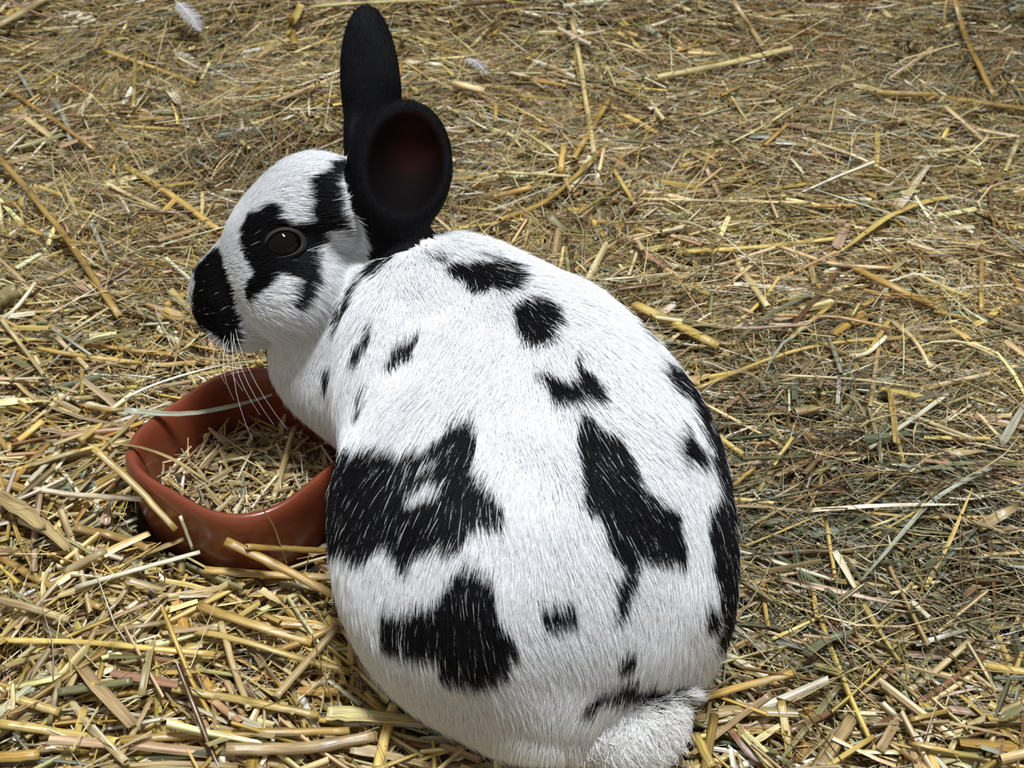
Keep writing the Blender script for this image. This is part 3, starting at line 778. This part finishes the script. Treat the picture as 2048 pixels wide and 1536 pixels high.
def build_straw(kind, colk, pts, width, loc_word_inbowl=False, label=None, npt=2):
    """pts: world course of the axis; width in metres."""
    global nstraw
    nstraw += 1
    length = np.linalg.norm(np.diff(pts, axis=0), axis=1).sum()
    n = 9 if npt < 3 else 14
    P = resample(pts, n)
    base = P[n // 2].copy(); base[2] = P[:, 2].min() - width / 2
    s = np.linspace(0, length, n)
    c0 = np.array(PAL[colk]) * rng.uniform(.85, 1.12) * rng.normal(1, .03, 3)
    seed = rng.uniform(0, 40); joint = False
    if kind == 't':
        P = P + np.stack([rng.normal(0, 1, n), rng.normal(0, 1, n), np.zeros(n)], 1) * width * .03
        r = np.full(n, width / 2) * np.linspace(1.0, rng.uniform(.85, 1), n)
        col = np.tile(c0, (n, 1))
        if length > .06 and width > .0016:      # a joint in the stalk
            k = int(rng.integers(3, n - 3)); r[k] *= 1.22; col[k] *= .62; joint = True
        seg = 8; flat = rng.uniform(.5, .9)
        col = col * (1 + np.cumsum(rng.normal(0, .05, n)))[:, None]
        T0 = (P[1] - P[0]); T0 /= np.linalg.norm(T0); T1 = (P[-1] - P[-2]); T1 /= np.linalg.norm(T1)
        PP = np.concatenate([[P[0] + T0 * width * 1.2, P[0] + T0 * 1e-4], P, [P[-1] - T1 * 1e-4, P[-1] - T1 * width * 1.2]])
        Rr = np.r_[r[0] * .55, r[0] * .68, r, r[-1] * .68, r[-1] * .55]
        # frame from the outer course only, so the hollow ends do not flip
        Tn = np.gradient(P, axis=0); Tn = np.concatenate([Tn[:1], Tn[:1], Tn, Tn[-1:], Tn[-1:]])
        Tn /= np.linalg.norm(Tn, axis=1)[:, None]
        A = np.cross(Tn, [0, 0, 1.]); A /= np.linalg.norm(A, axis=1)[:, None] + 1e-9; B = np.cross(Tn, A)
        a = np.arange(seg) * 2 * math.pi / seg
        V = (PP[:, None] + (A[:, None] * np.cos(a)[None, :, None] + B[:, None] * np.sin(a)[None, :, None] * flat) * Rr[:, None, None]).reshape(-1, 3)
        k = len(PP)
        F = [(i * seg + j, i * seg + (j + 1) % seg, (i + 1) * seg + (j + 1) % seg, (i + 1) * seg + j) for i in range(k - 1) for j in range(seg)]
        cc = np.concatenate([[c0, c0], col, [c0, c0]])
        col = np.repeat(cc, seg, 0)
        ss = np.r_[0, 0, s, length, length]
        fib = np.stack([np.repeat(ss, seg) + seed, np.tile(a * width / 2, k), np.full(k * seg, seed)], 1)
        name = 'straw_stalk' if width > .0015 else 'hay_stem'
    else:
        wv = width * np.interp(np.linspace(0, 1, n), [0, .12, .6, 1], [rng.uniform(.7, 1), 1, rng.uniform(.85, 1), rng.uniform(.25, .9)]) * (1 + rng.normal(0, .06, n))
        P = P + np.stack([np.zeros(n), np.zeros(n), np.cumsum(rng.normal(0, .10, n)) * width * .6], 1)
        Tn = np.gradient(P, axis=0); Tn /= np.linalg.norm(Tn, axis=1)[:, None]
        A = np.cross(Tn, [0, 0, 1.]); A /= np.linalg.norm(A, axis=1)[:, None] + 1e-9
        B = np.cross(A, Tn)
        tw = rng.uniform(-.35, .35) + np.linspace(-1, 1, n) * rng.uniform(-.5, .5)
        A2 = A * np.cos(tw)[:, None] + B * np.sin(tw)[:, None]; B2 = -A * np.sin(tw)[:, None] + B * np.cos(tw)[:, None]
        q = np.array([-.5, -.22, .06, .28, .5]); hh = np.array([.16, .02, -.03, .03, .18])
        top = P[:, None] + A2[:, None] * (wv[:, None] * q)[..., None] + B2[:, None] * (wv[:, None] * hh)[..., None]
        bot = (top - B2[:, None] * .00022)[:, ::-1]
        V = np.concatenate([top, bot], 1).reshape(-1, 3); seg = 10
        F = [(i * seg + j, (i + 1) * seg + j, (i + 1) * seg + (j + 1) % seg, i * seg + (j + 1) % seg) for i in range(n - 1) for j in range(seg)]
        F += [(4, 3, 6, 5), (3, 2, 7, 6), (2, 1, 8, 7), (1, 0, 9, 8)]
        e = (n - 1) * seg
        F += [(e + 3, e + 4, e + 5, e + 6), (e + 2, e + 3, e + 6, e + 7), (e + 1, e + 2, e + 7, e + 8), (e, e + 1, e + 8, e + 9)]
        col = np.tile(c0, (n * seg, 1))
        lat = np.tile(np.r_[q, q[::-1]] * width, n)
        fib = np.stack([np.repeat(s, seg) + seed, lat, np.full(n * seg, seed)], 1)
        name = 'leaf_blade'
    o = mesh_np(name, V - base, np.array(F), M_STRAW, col=col, fib=fib)
    o.location = base
    size = 'thick' if width > .0042 else 'slender' if width > .0018 else 'thread-thin'
    long_ = 'very long' if length > .13 else 'long' if length > .075 else 'stubby' if length < .02 else 'short' if length < .038 else ''
    word = {'straw_stalk': 'straw stalk', 'hay_stem': 'hay stem', 'leaf_blade': 'dry leaf blade'}[name]
    spot = where(P[n // 2], loc_word_inbowl)
    bent = ' with a bend' if npt > 3 else ' with a dark joint' if joint else ''
    if label is None:
        label = ' '.join(x for x in (size, long_, CNAME[colk], word + bent, spot) if x)
    if len(label.split()) > 16: label = label.replace(bent, '')
    tag(o, label, 'straw' if name == 'straw_stalk' else 'hay', group=label)
    return o
def lie(u, v, lift):
    z = .006
    for _ in range(6):
        p = at_z(u, v, z); z = float(surf(p[0], p[1])) + lift
    return p
def course(uv, lift):
    """straight-lying course above the bedding, over the bowl's rim and clear of the rabbit."""
    a = np.array(uv, float); s = np.r_[0, np.cumsum(np.hypot(*np.diff(a, axis=0).T))]; s /= s[-1]
    t = np.unique(np.r_[np.linspace(0, 1, 9), s])
    U, V_ = np.interp(t, s, a[:, 0]), np.interp(t, s, a[:, 1])
    z = np.array([lie(u, v, lift)[2] for u, v in zip(U, V_)])
    need = z.copy(); keep = np.ones(len(t), bool)
    for i, (u, v) in enumerate(zip(U, V_)):
        zz = z[i]
        while zz < .050:
            p = at_z(u, v, zz)
            clear = rabbit_sdf(p[None].astype(np.float32))[0] > .004
            if not clear and zz > z[i] + .013: keep[i] = False; zz = z[i]; break
            if clear and (bowl_frac(p[0], p[1]) > 1.05 or zz > .046): break
            zz += .002
        need[i] = zz
    if keep.sum() >= 2: t, U, V_, z, need = t[keep], U[keep], V_[keep], z[keep], need[keep]
    t = (t - t[0]) / (t[-1] - t[0])
    if (need > z + .001).any():
        z0, z1 = need[0], need[-1]
        for i in range(len(t)):
            d = need[i] - (z0 * (1 - t[i]) + z1 * t[i])
            if d > 0:
                if t[i] < .5: z0 += d / max(1 - t[i], .2)
                else: z1 += d / max(t[i], .2)
        need = z0 * (1 - t) + z1 * t
    return np.array([at_z(u, v, zz) for u, v, zz in zip(U, V_, need)])
items = [t for ln in ST.strip().splitlines() for t in ln.split('|')]
for t in items:
    hd_, *pp = t.split()
    kind, ck, wpx = hd_[0], hd_[1], float(hd_[2:])
    uv = [tuple(float(a) for a in p.split(',')) for p in pp]
    dep = np.mean([project(at_z(u, v, 0)[None])[2][0] for u, v in uv])
    width = wpx * dep / FPX
    lift = .0045 + width * .55 + rng.uniform(0, .002)
    build_straw(kind, ck, course(uv, lift), width, npt=len(uv))
for t in [t for ln in BOWLST.strip().splitlines() for t in ln.split('|')]:
    hd_, *pp = t.split()
    hd_, zz = hd_.split('@')
    kind, ck, wpx = hd_[0], hd_[1], float(hd_[2:])
    uv = [tuple(float(a) for a in p.split(',')) for p in pp]
    pts = np.array([at_z(u, v, float(zz) / 1000) for u, v in uv])
    width = wpx * .585 / FPX
    pts[:, 2] += width / 2
    build_straw(kind, ck, pts, width, True)
# further loose straws strewn between the traced ones
cand = 0
while nstraw < 300 and cand < 4000:
    cand += 1
    y = .27 + .80 * rng.random() ** 1.4; x = rng.uniform(-1, 1) * (.05 + .43 * y)
    cw = float(coarse_w(np.array([x]), np.array([y]))[0])
    kind = 't' if rng.random() < .7 else 'l'
    L = rng.uniform(.02, .075); w = rng.uniform(.0014, .0034) * (1 + .35 * cw)
    a = rng.normal(.2, .8)
    ck = 'PYGTWKBO'[int(rng.choice(8, p=[.24, .2, .14, .16, .1, .06, .05, .05]))]
    e = np.array([math.cos(a), math.sin(a)]) * L / 2
    xy = np.array([[x - e[0], y - e[1]], [x, y], [x + e[0], y + e[1]]])
    xy[1] += rng.normal(0, .0015, 2)
    lift = .004 + w * .5 + rng.uniform(0, .002)
    z = surf(xy[:, 0], xy[:, 1]) + lift + np.array([0, 0, rng.uniform(0, .004)])
    pts = np.c_[xy, z]
    fine = resample(pts, 9)
    if (rabbit_sdf(fine.astype(np.float32)) < .005).any() or (bowl_frac(fine[:, 0], fine[:, 1]) < 1.08).any() or fine[:, 1].max() > 1.11: continue
    build_straw(kind, ck, pts, w)

# ---------------------------------------------------------------- feathers and a dried seed stem
def feather(tip, root, width, label, lift=.012):
    a, b = lie(*root, lift), lie(*tip, lift * .9)
    f = empty('feather', tuple(a))
    n = 16; t = np.linspace(0, 1, n)[:, None]
    sp = (b - a)[None] * t + np.array([0, 0, .004]) * np.sin(t * math.pi)
    V, F = tube_np(sp, np.linspace(.0005, .00012, n), 5)
    mesh_np('quill', V, F, M_WHISK, parent=f)
    T = (b - a) / np.linalg.norm(b - a); A = np.cross(T, [0, 0, 1.]); A /= np.linalg.norm(A)
    Vs, Fs = [], []
    for sd in (-1, 1):
        for k in range(46):
            q = k / 45; p = (b - a) * (.12 + .86 * q) + np.array([0, 0, .004 * math.sin((.12 + .86 * q) * math.pi)])
            wl = width * (math.sin(math.pi * min(1, .18 + .8 * q)) ** .6) * rng.uniform(.75, 1.08)
            d = A * sd * .85 + T * .55 + np.array([0, 0, rng.uniform(-.05, .2)])
            m1 = p + d * wl * .55 + rng.normal(0, .0005, 3); e = p + d * wl + rng.normal(0, .001, 3) - np.array([0, 0, .001])
            h = T * .00055
            i = len(Vs); Vs += [p - h, p + h, m1 + h, m1 - h, e + h * .3, e - h * .3]
            Fs += [(i, i + 1, i + 2, i + 3), (i + 3, i + 2, i + 4, i + 5)]
    mesh_np('vane', np.array(Vs), np.array(Fs), M_FEATH, parent=f)
    tag(f, label, 'feather')
feather((402, 62), (350, 2), .011, 'ruffled grey feather lying on hay far behind the rabbit\'s nose')
feather((975, 150), (930, 118), .007, 'small pale grey downy feather on hay beyond the black ears')

sh = empty('seed_stem', tuple(lie(60, 15, .012)))
org = np.array(sh.location)
pp = np.array([lie(u, v, .013) for u, v in ((8, -6), (40, 12), (75, 28), (120, 38), (150, 41), (184, 43))])
V, F = tube_np(resample(pp, 14) - org, np.linspace(.0011, .0006, 14), 6)
mesh_np('stem', V, F, M_STRAW, parent=sh, col=np.tile(np.array(PAL['K']), (len(V), 1)), fib=V)
for k, (u, v, ang) in enumerate(((128, 34, .6), (140, 30, 1.0), (152, 27, .4), (150, 45, -.4), (163, 38, .2), (172, 47, -.5), (183, 42, .1), (160, 31, .9), (176, 36, .5))):
    p = lie(u, v, .015) - org
    d = np.array([math.cos(ang), math.sin(ang), .25]); d /= np.linalg.norm(d)
    t = np.linspace(0, 1, 6)
    V, F = tube_np(p + (t - .5)[:, None] * d * .0085, .0017 * np.sin(np.pi * (.08 + .86 * t)) + .0002, 6)
    mesh_np('seed', V, F, M_STRAW, parent=sh, col=np.tile(np.array(PAL['W']) * .9, (len(V), 1)), fib=V)
tag(sh, 'dry seed head on a thin stem lying on hay past the pale straw', 'seed head')
